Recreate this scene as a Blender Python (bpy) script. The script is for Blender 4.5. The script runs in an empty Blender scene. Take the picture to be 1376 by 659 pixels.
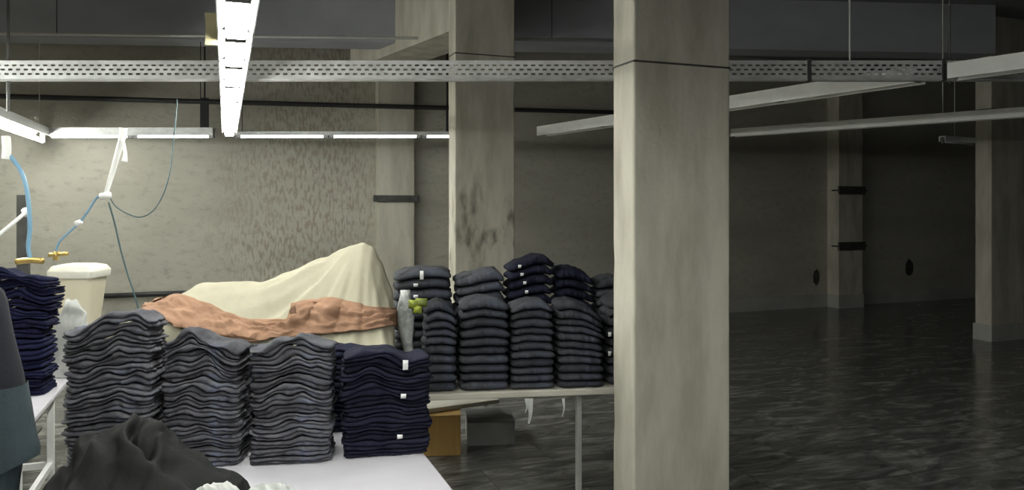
import bpy, math, random
from mathutils import Vector, noise

C = bpy.context.scene.collection
PI = math.pi
random.seed(7)

# ------------------------------------------------------------------ camera frame
FOC, PX0, HY, H = 1016.0, 688.0, 275.0, 2.0
YAW = math.radians(20.8)
SN, CS = math.sin(YAW), math.cos(YAW)
F = Vector((SN, CS, 0)); R = Vector((CS, -SN, 0)); UP = Vector((0, 0, 1))

def P(px, py, Z):                       # point of the room seen at a pixel, Z metres in front of the lens
    return F*Z + R*((px-PX0)/FOC*Z) + UP*(H + (HY-py)/FOC*Z)

def G(px, py, z):                       # point at height z
    return P(px, py, (H-z)*FOC/(py-HY))

def XZ(X, Z, z=0.0):                    # lateral offset and distance from the viewer -> room coordinates
    v = F*Z + R*X
    return Vector((v.x, v.y, z))

def onY(px, py, y):                     # point on the plane y = const (parallel to the back wall)
    u = (px-PX0)/FOC
    t = y/(CS - u*SN)
    return P(px, py, t)

def lerp(a, b, t): return a + (b-a)*t
def smooth(a, b, x):
    t = min(1, max(0, (x-a)/(b-a))); return t*t*(3-2*t)
def interp(tab, x):
    if x <= tab[0][0]: return tab[0][1]
    for (x0, y0), (x1, y1) in zip(tab, tab[1:]):
        if x <= x1:
            t = (x-x0)/(x1-x0); t = t*t*(3-2*t)*.5 + t*.5
            return lerp(y0, y1, t)
    return tab[-1][1]

# ------------------------------------------------------------------ mesh builder
class MB:
    def __init__(s): s.v = []; s.f = []
    def add(s, vs, fs):
        b = len(s.v); s.v += [tuple(v) for v in vs]; s.f += [tuple(b+i for i in f) for f in fs]
    def hexa(s, p):                     # 8 corners: bottom ring then top ring
        s.add(p, [(3,2,1,0),(4,5,6,7),(0,1,5,4),(1,2,6,5),(2,3,7,6),(3,0,4,7)])
    def box(s, x0, x1, y0, y1, z0, z1):
        s.hexa([(x0,y0,z0),(x1,y0,z0),(x1,y1,z0),(x0,y1,z0),(x0,y0,z1),(x1,y0,z1),(x1,y1,z1),(x0,y1,z1)])
    def beam(s, a, b, w, z0, z1):       # horizontal bar from a to b (xy), width w centred, between heights
        a = Vector((a[0], a[1], 0)); b = Vector((b[0], b[1], 0))
        d = (b-a).normalized(); n = Vector((-d.y, d.x, 0))*w*.5
        q = [a-n, b-n, b+n, a+n]
        s.hexa([(p.x,p.y,z0) for p in q] + [(p.x,p.y,z1) for p in q])
    def bar(s, a, b, w, h):             # rectangular bar between two 3-D points
        a = Vector(a); b = Vector(b); d = (b-a).normalized()
        n = d.cross(UP)
        if n.length < 1e-4: n = Vector((1,0,0))
        n.normalize(); m = n.cross(d)
        n *= w*.5; m *= h*.5
        s.hexa([a-n-m, a+n-m, a+n+m, a-n+m, b-n-m, b+n-m, b+n+m, b-n+m])
    def tube(s, pts, r, n=8, sub=6, radii=None):
        pts = [Vector(p) for p in pts]
        if len(pts) > 2 and sub > 1:
            out = []; rr = []
            for i in range(len(pts)-1):
                p0 = pts[max(0,i-1)]; p1 = pts[i]; p2 = pts[i+1]; p3 = pts[min(len(pts)-1,i+2)]
                for k in range(sub):
                    t = k/sub
                    out.append(.5*((2*p1)+(p2-p0)*t+(2*p0-5*p1+4*p2-p3)*t*t+(3*p1-p0-3*p2+p3)*t**3))
                    if radii: rr.append(lerp(radii[i], radii[i+1], t))
            out.append(pts[-1])
            if radii: rr.append(radii[-1])
            pts = out
        else: rr = radii
        rings = []
        prev = None
        for i, p in enumerate(pts):
            d = (pts[min(i+1,len(pts)-1)]-pts[max(i-1,0)]).normalized()
            if prev is None:
                a = d.cross(UP)
                if a.length < 1e-3: a = Vector((1,0,0))
            else:
                a = prev - d*prev.dot(d)
            a.normalize(); prev = a
            b = d.cross(a)
            q = rr[i] if rr else r
            rings.append([p + a*math.cos(2*PI*k/n)*q + b*math.sin(2*PI*k/n)*q for k in range(n)])
        vs = [v for g in rings for v in g]
        fs = [(i*n+k, i*n+(k+1)%n, (i+1)*n+(k+1)%n, (i+1)*n+k) for i in range(len(rings)-1) for k in range(n)]
        fs += [tuple(range(n-1,-1,-1)), tuple((len(rings)-1)*n+k for k in range(n))]
        s.add(vs, fs)
    def loft(s, rings, cap=True):
        n = len(rings[0])
        vs = [v for g in rings for v in g]
        fs = [(i*n+k, i*n+(k+1)%n, (i+1)*n+(k+1)%n, (i+1)*n+k) for i in range(len(rings)-1) for k in range(n)]
        if cap: fs += [tuple(range(n-1,-1,-1)), tuple((len(rings)-1)*n+k for k in range(n))]
        s.add(vs, fs)
    def grid(s, fn, nu, nv):
        vs = [fn(i/(nu-1), j/(nv-1)) for j in range(nv) for i in range(nu)]
        fs = [(j*nu+i, j*nu+i+1, (j+1)*nu+i+1, (j+1)*nu+i) for j in range(nv-1) for i in range(nu-1)]
        s.add(vs, fs)

def obj(name, mb, mat, parent=None, origin=None, flat=True, bevel=0, solid=0, subsurf=0):
    o0 = Vector(origin) if origin is not None else Vector((0,0,0))
    me = bpy.data.meshes.new(name)
    me.from_pydata([tuple(Vector(v)-o0) for v in mb.v], [], mb.f)
    me.update()
    if not flat:
        me.polygons.foreach_set('use_smooth', [True]*len(me.polygons))
    o = bpy.data.objects.new(name, me); C.objects.link(o)
    o.data.materials.append(mat)
    if parent is not None:
        o.parent = parent
        o.location = o0 - (parent.location if parent.parent is None else parent.matrix_parent_inverse.translation + parent.location)
        if parent.parent is not None:
            o.location = o0 - (parent.parent.location + parent.location)
    else: o.location = o0
    if solid:
        m = o.modifiers.new('solid','SOLIDIFY'); m.thickness = solid; m.offset = 1
    if bevel:
        m = o.modifiers.new('bevel','BEVEL'); m.width = bevel; m.segments = 2; m.limit_method = 'ANGLE'
    if subsurf:
        m = o.modifiers.new('sub','SUBSURF'); m.levels = subsurf; m.render_levels = subsurf
    return o

def tag(o, label, cat, group=None, kind=None):
    o['label'] = label; o['category'] = cat
    if group: o['group'] = group
    if kind: o['kind'] = kind
    return o

def thing(name, loc, label, cat, group=None):
    o = bpy.data.objects.new(name, None); C.objects.link(o)
    o.empty_display_size = .1; o.location = loc
    return tag(o, label, cat, group)

def struct(name, mb, mat, bevel=0):
    o = obj(name, mb, mat, bevel=bevel); o['kind'] = 'structure'; return o

# ------------------------------------------------------------------ materials
def mat(name, col, rough=.7, metal=0.0, col2=None, scale=4.0, stretch=(1,1,1), detail=6, lo=.35, hi=.65,
        bump=0.0, bscale=None, col3=None, scale3=1.0, lo3=.55, hi3=.75, stretch3=(1,1,1), rand=0.0, spec=.5, coord='Object',
        rough2=None, sheen=0.0, emit=None, alpha=1.0, trans=0.0):
    m = bpy.data.materials.new(name); m.use_nodes = True
    nt = m.node_tree; N = nt.nodes; L = nt.links
    b = N['Principled BSDF']
    b.inputs['Roughness'].default_value = rough; b.inputs['Metallic'].default_value = metal
    b.inputs['Specular IOR Level'].default_value = spec
    b.inputs['Base Color'].default_value = (*col, 1)
    if sheen: b.inputs['Sheen Weight'].default_value = sheen
    if alpha < 1: b.inputs['Alpha'].default_value = alpha
    if trans: b.inputs['Transmission Weight'].default_value = trans
    tc = N.new('ShaderNodeTexCoord')
    def nz(sc, st, det, rgh=.6):
        mp = N.new('ShaderNodeMapping'); mp.inputs['Scale'].default_value = st
        L.new(tc.outputs[coord], mp.inputs['Vector'])
        n = N.new('ShaderNodeTexNoise'); n.inputs['Scale'].default_value = sc; n.inputs['Detail'].default_value = det
        n.inputs['Roughness'].default_value = rgh
        L.new(mp.outputs[0], n.inputs['Vector']); return n
    def ramp(src, a, c):
        r = N.new('ShaderNodeMapRange'); r.inputs['From Min'].default_value = a; r.inputs['From Max'].default_value = c
        L.new(src, r.inputs['Value']); return r.outputs[0]
    cur = None
    if col2 is not None:
        n = nz(scale, stretch, detail)
        mx = N.new('ShaderNodeMix'); mx.data_type = 'RGBA'
        mx.inputs[6].default_value = (*col,1); mx.inputs[7].default_value = (*col2,1)
        f = ramp(n.outputs['Fac'], lo, hi)
        L.new(f, mx.inputs[0]); cur = mx.outputs[2]
        if rough2 is not None:
            rr = N.new('ShaderNodeMapRange'); rr.inputs['To Min'].default_value = rough; rr.inputs['To Max'].default_value = rough2
            L.new(f, rr.inputs['Value']); L.new(rr.outputs[0], b.inputs['Roughness'])
    if col3 is not None:
        n = nz(scale3, stretch3, 8, .65)
        mx = N.new('ShaderNodeMix'); mx.data_type = 'RGBA'
        if cur: L.new(cur, mx.inputs[6])
        else: mx.inputs[6].default_value = (*col,1)
        mx.inputs[7].default_value = (*col3,1)
        L.new(ramp(n.outputs['Fac'], lo3, hi3), mx.inputs[0]); cur = mx.outputs[2]
    if rand:
        oi = N.new('ShaderNodeObjectInfo')
        hs = N.new('ShaderNodeHueSaturation')
        if cur: L.new(cur, hs.inputs['Color'])
        else: hs.inputs['Color'].default_value = (*col,1)
        r = N.new('ShaderNodeMapRange'); r.inputs['To Min'].default_value = 1-rand; r.inputs['To Max'].default_value = 1+rand
        L.new(oi.outputs['Random'], r.inputs['Value']); L.new(r.outputs[0], hs.inputs['Value'])
        cur = hs.outputs[0]
    if cur: L.new(cur, b.inputs['Base Color'])
    if bump:
        n = nz(bscale or scale*4, (1,1,1), 5)
        bp = N.new('ShaderNodeBump'); bp.inputs['Strength'].default_value = bump; bp.inputs['Distance'].default_value = .01
        L.new(n.outputs['Fac'], bp.inputs['Height']); L.new(bp.outputs[0], b.inputs['Normal'])
    if emit:
        b.inputs['Emission Color'].default_value = (*emit[0],1); b.inputs['Emission Strength'].default_value = emit[1]
    return m

M = {}
M['concrete'] = mat('concrete', (.36,.335,.275), .85, col2=(.25,.23,.185), scale=1.6, stretch=(1.6,1.6,.35), lo=.36, hi=.64,
                    col3=(.47,.45,.39), scale3=5, stretch3=(1.2,1.2,.3), lo3=.55, hi3=.8, bump=.25, bscale=30)
M['column'] = mat('column_concrete', (.56,.53,.45), .85, col2=(.40,.375,.305), scale=2.4, stretch=(1.8,1.8,.45), lo=.38, hi=.62,
                    col3=(.50,.48,.42), scale3=6, stretch3=(1.2,1.2,.3), lo3=.55, hi3=.8, bump=.3, bscale=28)
M['beam'] = mat('beam_concrete', (.40,.41,.445), .9, col2=(.31,.317,.345), scale=1.0, stretch=(.6,.6,1), bump=.1, bscale=20)
M['ceiling'] = mat('ceiling_paint', (.22,.22,.23), .9, col2=(.18,.18,.19), scale=1.0)
M['wall'] = mat('wall_plaster', (.46,.44,.375), .9, col2=(.365,.348,.292), scale=.9, stretch=(.5,1,1.6), lo=.35, hi=.65, bump=.5, bscale=26, col3=(.30,.285,.24), scale3=9, stretch3=(.8,1,1.3), lo3=.52, hi3=.75)
M['low_bounce_dark'] = mat('low_bounce_dark', (.10,.10,.10), .9, col2=(.08,.08,.08), scale=1)  # unseen walls coloured dark to cut light bouncing into the dim bay
M['skirt'] = mat('skirting', (.42,.41,.38), .6, col2=(.33,.32,.30), scale=2)
M['white_metal'] = mat('white_enamel', (.88,.88,.86), .3, col2=(.80,.80,.78), scale=5)
M['grey_enamel'] = mat('grey_enamel', (.55,.55,.53), .4, col2=(.45,.45,.43), scale=3)
M['galv'] = mat('galvanised_steel', (.62,.625,.62), .5, .15, col2=(.47,.475,.47), scale=7, stretch=(1,1,2), rough2=.55)
M['black_metal'] = mat('black_metal', (.02,.021,.023), .5, col2=(.03,.03,.03), scale=8)
M['dark_steel'] = mat('dark_steel', (.10,.10,.095), .5, .4, col2=(.06,.06,.055), scale=8)
M['glow_main'] = mat('lit_diffuser', (.9,.9,.9), .4, emit=((.975,1,.925), 52.0))
M['glow_side'] = mat('lit_tube', (.9,.9,.9), .4, emit=((.975,1,.925), 58.0))
M['glow_back'] = mat('lit_slim_tube', (.9,.9,.9), .4, emit=((.975,1,.925), 20.0))
M['tube_off'] = mat('unlit_tube', (.62,.63,.62), .3, col2=(.55,.56,.55), scale=4)
M['row_grey'] = mat('row_grey', (.06,.06,.06), .6, col2=(.05,.05,.05), scale=5)
M['holder_dark'] = mat('lamp_seam', (.07,.07,.07), .7, col2=(.09,.09,.09), scale=5)
M['holder'] = mat('lamp_holder_grey', (.22,.22,.22), .6, col2=(.18,.18,.18), scale=5)
M['laminate'] = mat('white_laminate', (.63,.605,.66), .35, col2=(.57,.55,.60), scale=2, stretch=(1,3,1))
M['cream_board'] = mat('cream_board', (.60,.57,.50), .5, col2=(.50,.47,.40), scale=3, stretch=(1,1,4))
M['leg_metal'] = mat('leg_metal', (.55,.55,.53), .35, .3, col2=(.45,.45,.43), scale=4)
M['grey_denim'] = mat('grey_denim', (.064,.063,.076), .92, col2=(.138,.137,.152), scale=9, stretch=(1,1,3), lo=.35, hi=.7,
                      col3=(.13,.165,.29), scale3=3.6, stretch3=(1.2,.6,2.4), lo3=.57, hi3=.80, rand=.22, bump=.5, bscale=60, spec=.15)
M['navy_denim'] = mat('navy_denim', (.010,.011,.024), .92, col2=(.019,.020,.036), scale=9, lo=.35, hi=.7, rand=.25, bump=.5, bscale=60, spec=.15)
M['char_denim'] = mat('charcoal_denim', (.042,.043,.050), .92, col2=(.074,.075,.082), scale=8, lo=.35, hi=.7, col3=(.05,.058,.085), scale3=3,
                      lo3=.5, hi3=.7, rand=.3, bump=.5, bscale=60, spec=.15)
M['pile_denim'] = mat('indigo_denim', (.006,.007,.026), .92, col2=(.011,.013,.042), scale=7, lo=.35, hi=.7, rand=.25, bump=.6, bscale=50, spec=.15)
M['canvas'] = mat('cream_canvas', (.42,.39,.30), .9, col2=(.36,.335,.255), scale=3, bump=.25, bscale=26, spec=.2)
M['orange'] = mat('tan_cloth', (.37,.22,.145), .9, col2=(.26,.148,.095), scale=7, bump=.45, bscale=22, spec=.2)
M['brown'] = mat('brown_cloth', (.16,.09,.055), .9, col2=(.10,.055,.035), scale=9, spec=.2)
M['black_cloth'] = mat('black_cloth', (.014,.0145,.0145), .85, col2=(.021,.021,.020), scale=6, bump=.3, bscale=70, spec=.25)
M['coat_navy'] = mat('coat_navy', (.007,.0075,.012), .9, col2=(.010,.0105,.016), scale=8, bump=.3, bscale=60)
M['coat_teal'] = mat('coat_teal', (.021,.034,.041), .85, col2=(.029,.045,.054), scale=6, bump=.3, bscale=60)
M['white_plastic'] = mat('white_plastic', (.78,.77,.70), .35, col2=(.70,.68,.58), scale=3)
M['bin_plastic'] = mat('bin_plastic', (.66,.62,.47), .4, col2=(.60,.55,.40), scale=2)
M['brass'] = mat('brass', (.55,.40,.14), .35, .7, col2=(.45,.32,.10), scale=12)
M['blue_hose'] = mat('blue_hose', (.17,.33,.48), .4, col2=(.22,.40,.56), scale=6)
M['teal_hose'] = mat('teal_hose', (.05,.09,.10), .5, col2=(.07,.12,.13), scale=6)
M['cardboard'] = mat('cardboard', (.43,.27,.085), .85, col2=(.37,.22,.07), scale=4, stretch=(6,6,.5))
M['grey_carton'] = mat('grey_carton', (.30,.30,.29), .8, col2=(.22,.22,.21), scale=3)
M['carton_lid'] = mat('dark_carton_lid', (.10,.10,.095), .8, col2=(.07,.07,.07), scale=3)
M['paper'] = mat('white_paper', (.60,.60,.58), .5, col2=(.40,.41,.40), scale=8)
M['tagpaper'] = mat('tag_paper', (.85,.85,.85), .6, col2=(.78,.78,.78), scale=10)
M['yellow_card'] = mat('yellowed_card', (.62,.56,.33), .8, col2=(.50,.45,.26), scale=6)
M['lime'] = mat('lime_label', (.42,.47,.06), .6, col2=(.12,.15,.03), scale=14)
M['film'] = mat('clear_film', (.72,.74,.73), .25, col2=(.34,.35,.35), scale=22, bump=.8, bscale=40, spec=.6)

# textured back wall: rough render with vertical rust coloured streaks around the pilaster
def wall_streaks():
    m = M['wall']; nt = m.node_tree; N = nt.nodes; L = nt.links
    b = N['Principled BSDF']; src = b.inputs['Base Color'].links[0].from_socket
    tc = N.new('ShaderNodeTexCoord')
    mp = N.new('ShaderNodeMapping'); mp.inputs['Scale'].default_value = (20,1,6.5)
    L.new(tc.outputs['Object'], mp.inputs['Vector'])
    n = N.new('ShaderNodeTexNoise'); n.inputs['Scale'].default_value = 1.3; n.inputs['Detail'].default_value = 3
    L.new(mp.outputs[0], n.inputs['Vector'])
    r = N.new('ShaderNodeMapRange'); r.inputs['From Min'].default_value = .47; r.inputs['From Max'].default_value = .61
    L.new(n.outputs['Fac'], r.inputs['Value'])
    # where the render is worn: a patch of the wall with a soft ragged border
    sx = N.new('ShaderNodeSeparateXYZ'); L.new(tc.outputs['Object'], sx.inputs[0])
    n2 = N.new('ShaderNodeTexNoise'); n2.inputs['Scale'].default_value = .9; n2.inputs['Detail'].default_value = 5
    L.new(tc.outputs['Object'], n2.inputs['Vector'])
    ad = N.new('ShaderNodeMath'); ad.operation = 'MULTIPLY_ADD'; ad.inputs[1].default_value = 1.6; ad.inputs[2].default_value = -.8
    L.new(n2.outputs['Fac'], ad.inputs[0])
    sub = N.new('ShaderNodeMath'); sub.operation = 'SUBTRACT'; sub.inputs[1].default_value = 1.25
    L.new(sx.outputs['X'], sub.inputs[0])
    ab = N.new('ShaderNodeMath'); ab.operation = 'ABSOLUTE'; L.new(sub.outputs[0], ab.inputs[0])
    ad2 = N.new('ShaderNodeMath'); ad2.operation = 'ADD'; L.new(ab.outputs[0], ad2.inputs[0]); L.new(ad.outputs[0], ad2.inputs[1])
    mr = N.new('ShaderNodeMapRange'); mr.inputs['From Min'].default_value = 1.5; mr.inputs['From Max'].default_value = .5
    L.new(ad2.outputs[0], mr.inputs['Value'])
    mu = N.new('ShaderNodeMath'); mu.operation = 'MULTIPLY'; L.new(mr.outputs[0], mu.inputs[0]); L.new(r.outputs[0], mu.inputs[1])
    mu2 = N.new('ShaderNodeMath'); mu2.operation = 'MULTIPLY'; mu2.inputs[1].default_value = .6; L.new(mu.outputs[0], mu2.inputs[0])
    mx = N.new('ShaderNodeMix'); mx.data_type = 'RGBA'; mx.inputs[7].default_value = (.225,.18,.13,1)
    L.new(mu2.outputs[0], mx.inputs[0]); L.new(src, mx.inputs[6]); L.new(mx.outputs[2], b.inputs['Base Color'])
wall_streaks()

M['stained'] = mat('stained_concrete', (.56,.53,.45), .85, col2=(.40,.375,.305), scale=2.4, stretch=(1.8,1.8,.45), lo=.38, hi=.62, bump=.3, bscale=28)
def column_stain():
    m = M['stained']; nt = m.node_tree; N = nt.nodes; L = nt.links
    b = N['Principled BSDF']; src = b.inputs['Base Color'].links[0].from_socket
    tc = N.new('ShaderNodeTexCoord'); mp = N.new('ShaderNodeMapping'); mp.inputs['Scale'].default_value = (5,5,2.2)
    L.new(tc.outputs['Object'], mp.inputs['Vector'])
    n = N.new('ShaderNodeTexNoise'); n.inputs['Scale'].default_value = 1.4; n.inputs['Detail'].default_value = 6; L.new(mp.outputs[0], n.inputs['Vector'])
    sx = N.new('ShaderNodeSeparateXYZ'); L.new(tc.outputs['Object'], sx.inputs[0])
    sb = N.new('ShaderNodeMath'); sb.operation = 'SUBTRACT'; sb.inputs[1].default_value = 1.75; L.new(sx.outputs['Z'], sb.inputs[0])
    ab = N.new('ShaderNodeMath'); ab.operation = 'ABSOLUTE'; L.new(sb.outputs[0], ab.inputs[0])
    mr = N.new('ShaderNodeMapRange'); mr.inputs['From Min'].default_value = .65; mr.inputs['From Max'].default_value = .2; L.new(ab.outputs[0], mr.inputs['Value'])
    r = N.new('ShaderNodeMapRange'); r.inputs['From Min'].default_value = .5; r.inputs['From Max'].default_value = .68; L.new(n.outputs['Fac'], r.inputs['Value'])
    mu = N.new('ShaderNodeMath'); mu.operation = 'MULTIPLY'; L.new(mr.outputs[0], mu.inputs[0]); L.new(r.outputs[0], mu.inputs[1])
    mx = N.new('ShaderNodeMix'); mx.data_type = 'RGBA'; mx.inputs[7].default_value = (.12,.11,.09,1)
    L.new(mu.outputs[0], mx.inputs[0]); L.new(src, mx.inputs[6]); L.new(mx.outputs[2], b.inputs['Base Color'])
column_stain()

def floor_material():
    m = bpy.data.materials.new('floor_tiles'); m.use_nodes = True
    nt = m.node_tree; N = nt.nodes; L = nt.links; b = N['Principled BSDF']
    tc = N.new('ShaderNodeTexCoord')
    br = N.new('ShaderNodeTexBrick'); br.offset = .5
    br.inputs['Scale'].default_value = 1.0; br.inputs['Brick Width'].default_value = 1.2; br.inputs['Row Height'].default_value = .6
    br.inputs['Mortar Size'].default_value = .003; br.inputs['Mortar Smooth'].default_value = .2
    br.inputs['Color1'].default_value = (.15,.15,.15,1); br.inputs['Color2'].default_value = (.9,.9,.9,1); br.inputs['Mortar'].default_value = (.0,.0,.0,1)
    L.new(tc.outputs['Object'], br.inputs['Vector'])
    vm = N.new('ShaderNodeVectorMath'); vm.operation = 'MULTIPLY_ADD'
    vm.inputs[1].default_value = (7,3,0)
    L.new(br.outputs['Color'], vm.inputs[0]); L.new(tc.outputs['Object'], vm.inputs[2])
    mp = N.new('ShaderNodeMapping'); mp.inputs['Scale'].default_value = (1.0,3.6,1); mp.inputs['Rotation'].default_value = (0,0,.33)
    L.new(vm.outputs[0], mp.inputs['Vector'])
    n = N.new('ShaderNodeTexNoise'); n.inputs['Scale'].default_value = 2.1; n.inputs['Detail'].default_value = 9
    n.inputs['Roughness'].default_value = .62; n.inputs['Distortion'].default_value = 1.2
    L.new(mp.outputs[0], n.inputs['Vector'])
    cr = N.new('ShaderNodeValToRGB')
    e = cr.color_ramp.elements
    e[0].position = .30; e[0].color = (.04,.04,.039,1)
    e[1].position = .75; e[1].color = (.38,.37,.345,1)
    k = cr.color_ramp.elements.new(.52); k.color = (.135,.133,.127,1)
    L.new(n.outputs['Fac'], cr.inputs[0])
    mx = N.new('ShaderNodeMix'); mx.data_type = 'RGBA'; mx.inputs[7].default_value = (.03,.03,.03,1)
    L.new(br.outputs['Fac'], mx.inputs[0]); L.new(cr.outputs[0], mx.inputs[6]); L.new(mx.outputs[2], b.inputs['Base Color'])
    rr = N.new('ShaderNodeMapRange'); rr.inputs['To Min'].default_value = .10; rr.inputs['To Max'].default_value = .26
    L.new(n.outputs['Fac'], rr.inputs['Value']); L.new(rr.outputs[0], b.inputs['Roughness'])
    return m
M['floor'] = floor_material()

# ------------------------------------------------------------------ the room
XL, XR, YF, YB, ZC = -4.6, 17.6, -3.0, 11.65, 4.75
def wallbox(name, x0,x1,y0,y1,z0,z1, m): mb = MB(); mb.box(x0,x1,y0,y1,z0,z1); return struct(name, mb, M[m])
wallbox('floor', XL-.2, XR+.2, YF-.2, YB+.2, -.15, 0, 'floor')
wallbox('ceiling', XL-.2, XR+.2, YF-.2, YB+.2, ZC, ZC+.15, 'ceiling')
wallbox('wall_back', XL-.2, XR+.2, YB, YB+.2, 0, ZC, 'wall')
wallbox('wall_left', XL-.2, XL, YF, YB, 0, ZC, 'wall')
wallbox('wall_right', XR, XR+.2, YF, YB, 0, ZC, 'low_bounce_dark')
wallbox('wall_front', XL-.2, XR+.2, YF-.2, YF, 0, ZC, 'low_bounce_dark')
wallbox('baseboard_back', XL, XR, YB-.03, YB, 0, .25, 'skirt')

W_, D_ = .687, .257
COLS = {'column_1': (2.27, 3.94), 'column_2': (2.31, 7.80), 'column_3': (10.43, 7.81)}
def column(name, x0, y0, w=W_, d=D_, joint=None, mtl='column'):
    mb = MB()
    r = .014
    def ring(z, off=0):
        pts = []
        for cx, cy, a0 in ((x0+w-r, y0+r, -90), (x0+w-r, y0+d-r, 0), (x0+r, y0+d-r, 90), (x0+r, y0+r, 180)):
            for k in range(4):
                a = math.radians(a0 + 30*k)
                pts.append(Vector((cx+(r-off)*math.cos(a)+0, cy+(r-off)*math.sin(a), z)))
        return pts
    zs = [i*.05 for i in range(int(ZC/.05)+1)] + [ZC]
    rings = []
    for z in zs:
        g = ring(z)
        for k, p in enumerate(g):                       # chipped arrises
            c = noise.noise(Vector((p.x*3, p.y*3+k//4*7.3, z*4)))
            s = max(0, c-.25)*.018
            ctr = Vector((x0+w/2, y0+d/2, z)); v = (ctr-p).normalized()
            g[k] = p + v*s
        rings.append(g)
    mb.loft(rings)
    o = struct(name, mb, M[mtl])
    if joint:
        j = MB(); j.box(x0-.0015, x0+w+.0015, y0-.0015, y0+d+.0015, joint-.006, joint+.006)
        obj('formwork_joint', j, M['dark_steel'], o)
    return o
column('column_1', *COLS['column_1'], joint=2.855)
column('column_2', *COLS['column_2'], joint=3.63, mtl='stained')
column('column_3', *COLS['column_3'], joint=3.40)
for n, (x, y) in (('baseboard_3', COLS['column_3']), ('baseboard_2', COLS['column_2'])):
    wallbox(n, x-.02, x+W_+.02, y-.02, y+D_+.02, 0, .24, 'skirt')
# half columns on the back wall
wallbox('column_4', 2.17, 2.72, 11.40, YB, 0, ZC, 'column')
wallbox('column_5', 11.03, 11.62, 11.35, YB, 0, ZC, 'column')
wallbox('baseboard_5', 11.01, 11.64, 11.33, YB, 0, .25, 'skirt')

# beams under the ceiling
mb = MB()
a = P(-80, 45, 9.25); b = P(600, 58, 9.85); c = P(1336, 75, 10.42)
mb.beam(XZ((-80-PX0)/FOC*9.25, 9.25+.22), XZ((1336-PX0)/FOC*10.42, 10.42+.22), .44, H+2.08, ZC)
struct('beam_1', mb, M['beam'])
mb = MB()
p0 = XZ(-.70+.34, 8.34+.22); p1 = XZ(-1.66+.34, 9.77+.22)
d = (p1-p0).normalized()
mb.beam(p0-d*.05, p1+d*1.4, .60, H+1.96, ZC)
struct('beam_2', mb, M['column'])

# ------------------------------------------------------------------ hanging lights
def light_row(name, a, b, z, label, cat, lit, seg=1.2, width=.16, rods=(), group=None, side=.07, tubew=.05, refl=True, gap=.06, rod_mat='grey_enamel', drop=-.005, box=False, glow=None, drop2=.028, chan='white_metal', hold='holder'):
    """a white hanging channel with lamp sections; z is the underside"""
    a = Vector((a[0],a[1],0)); b = Vector((b[0],b[1],0)); d = (b-a); Ln = d.length; d.normalize(); n = Vector((-d.y,d.x,0))
    mid = (a+b)*.5; mid.z = z
    t = thing(name, mid, label, cat, group)
    def q(s, o, zz): v = a + d*s + n*o; return Vector((v.x, v.y, zz))
    ch = MB()
    w = width/2
    prof = [(-w, 0), (-w, side), (w, side), (w, 0), (w-.006, 0), (w*.42, side-.018), (-w*.42, side-.018), (-w+.006, 0)]
    ch.loft([[q(s, o, z+zz) for o, zz in prof] for s in (0, Ln)])
    obj('channel', ch, M[chan], t, mid)
    k = max(1, round(Ln/seg)); L1 = Ln/k
    zc = z + drop
    for i in range(k):
        m = MB()
        s0, s1 = i*L1+gap/2, (i+1)*L1-gap/2
        if box:
            hw = tubew*.5
            prof2 = [(-hw+.008,-drop2),(hw-.008,-drop2),(hw,-drop2+.01),(hw,.02),(-hw,.02),(-hw,-drop2+.01)]
        else:
            prof2 = [(tubew*.5*math.cos(2*PI*j/12), tubew*.5*math.sin(2*PI*j/12)) for j in range(12)]
        m.loft([[q(s, o, zc+zz) for o, zz in prof2] for s in (s0, s1)])
        tm = M['tube_off'] if not lit else glow
        obj('lamp_tube', m, tm, t, mid, flat=box)
        for s_a, s_b in ((i*L1+.003, s0-.001), (s1+.001, (i+1)*L1-.003)):
            e = MB(); hw = tubew*.5+.002
            e.hexa([q(s_a,-hw,zc-.027), q(s_b,-hw,zc-.027), q(s_b,hw,zc-.027), q(s_a,hw,zc-.027),
                    q(s_a,-hw,z+side-.018), q(s_b,-hw,z+side-.018), q(s_b,hw,z+side-.018), q(s_a,hw,z+side-.018)])
            obj('lamp_holder', e, M[hold], t, mid)
    for s in rods:
        r = MB(); r.tube([q(s,0,z+side-.005), q(s,0,ZC-.002)], .006, 6, 1)
        obj('suspension_rod', r, M[rod_mat], t, mid)
    return t

ZL = H+.88
light_row('hanging_light_row', (.05, -1.6), (.05, 9.55), H+.84, 'bright double-width white light row running straight away over the stacks', 'ceiling light', True,
          seg=.82, width=.17, rods=(.5, 3.4, 6.35, 10.8), tubew=.095, gap=.10, side=.055, box=True, drop=-.004, glow=M['glow_main'], chan='row_grey', hold='holder_dark')
light_row('hanging_light_row', (-2.2, 3.2), (-2.2, 11.3), ZL, 'lit light row slanting in above the blue hose by the navy pile', 'ceiling light', True,
          seg=1.5, width=.20, rods=(1, 7.9), tubew=.05, side=.10, drop=-.055, glow=M['glow_side'])
light_row('hanging_light_row', (2.3, -2.9), (2.3, 1.5), H+.84, 'double-width light row overhead on the near side of the big pillar', 'ceiling light', True,
          seg=.82, width=.17, rods=(.5, 3.6), tubew=.095, gap=.10, side=.055, box=True, drop=-.004, glow=M['glow_main'], chan='row_grey', hold='holder_dark')  # added row, out of view, brightens the front face of the big pillar
for pxa, pxb, rd, lb in ((70, 288, (1.9,), 'lit slim tubes along the back wall left of the bright double row'), (317, 692, (.08,3.08), 'lit slim tubes along the back wall right of the bright double row')):
    ra = XZ((pxa-PX0)/FOC*9.68, 9.68); rb = XZ((pxb-PX0)/FOC*9.68, 9.68)
    light_row('hanging_light_row', (ra.x, ra.y), (rb.x, rb.y), ZL, lb, 'ceiling light', True,
          seg=1.22, width=.12, rods=rd, tubew=.04, side=.10 if pxa < 100 else .05, gap=.14, rod_mat='black_metal', glow=M['glow_back'], chan='galv')
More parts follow.
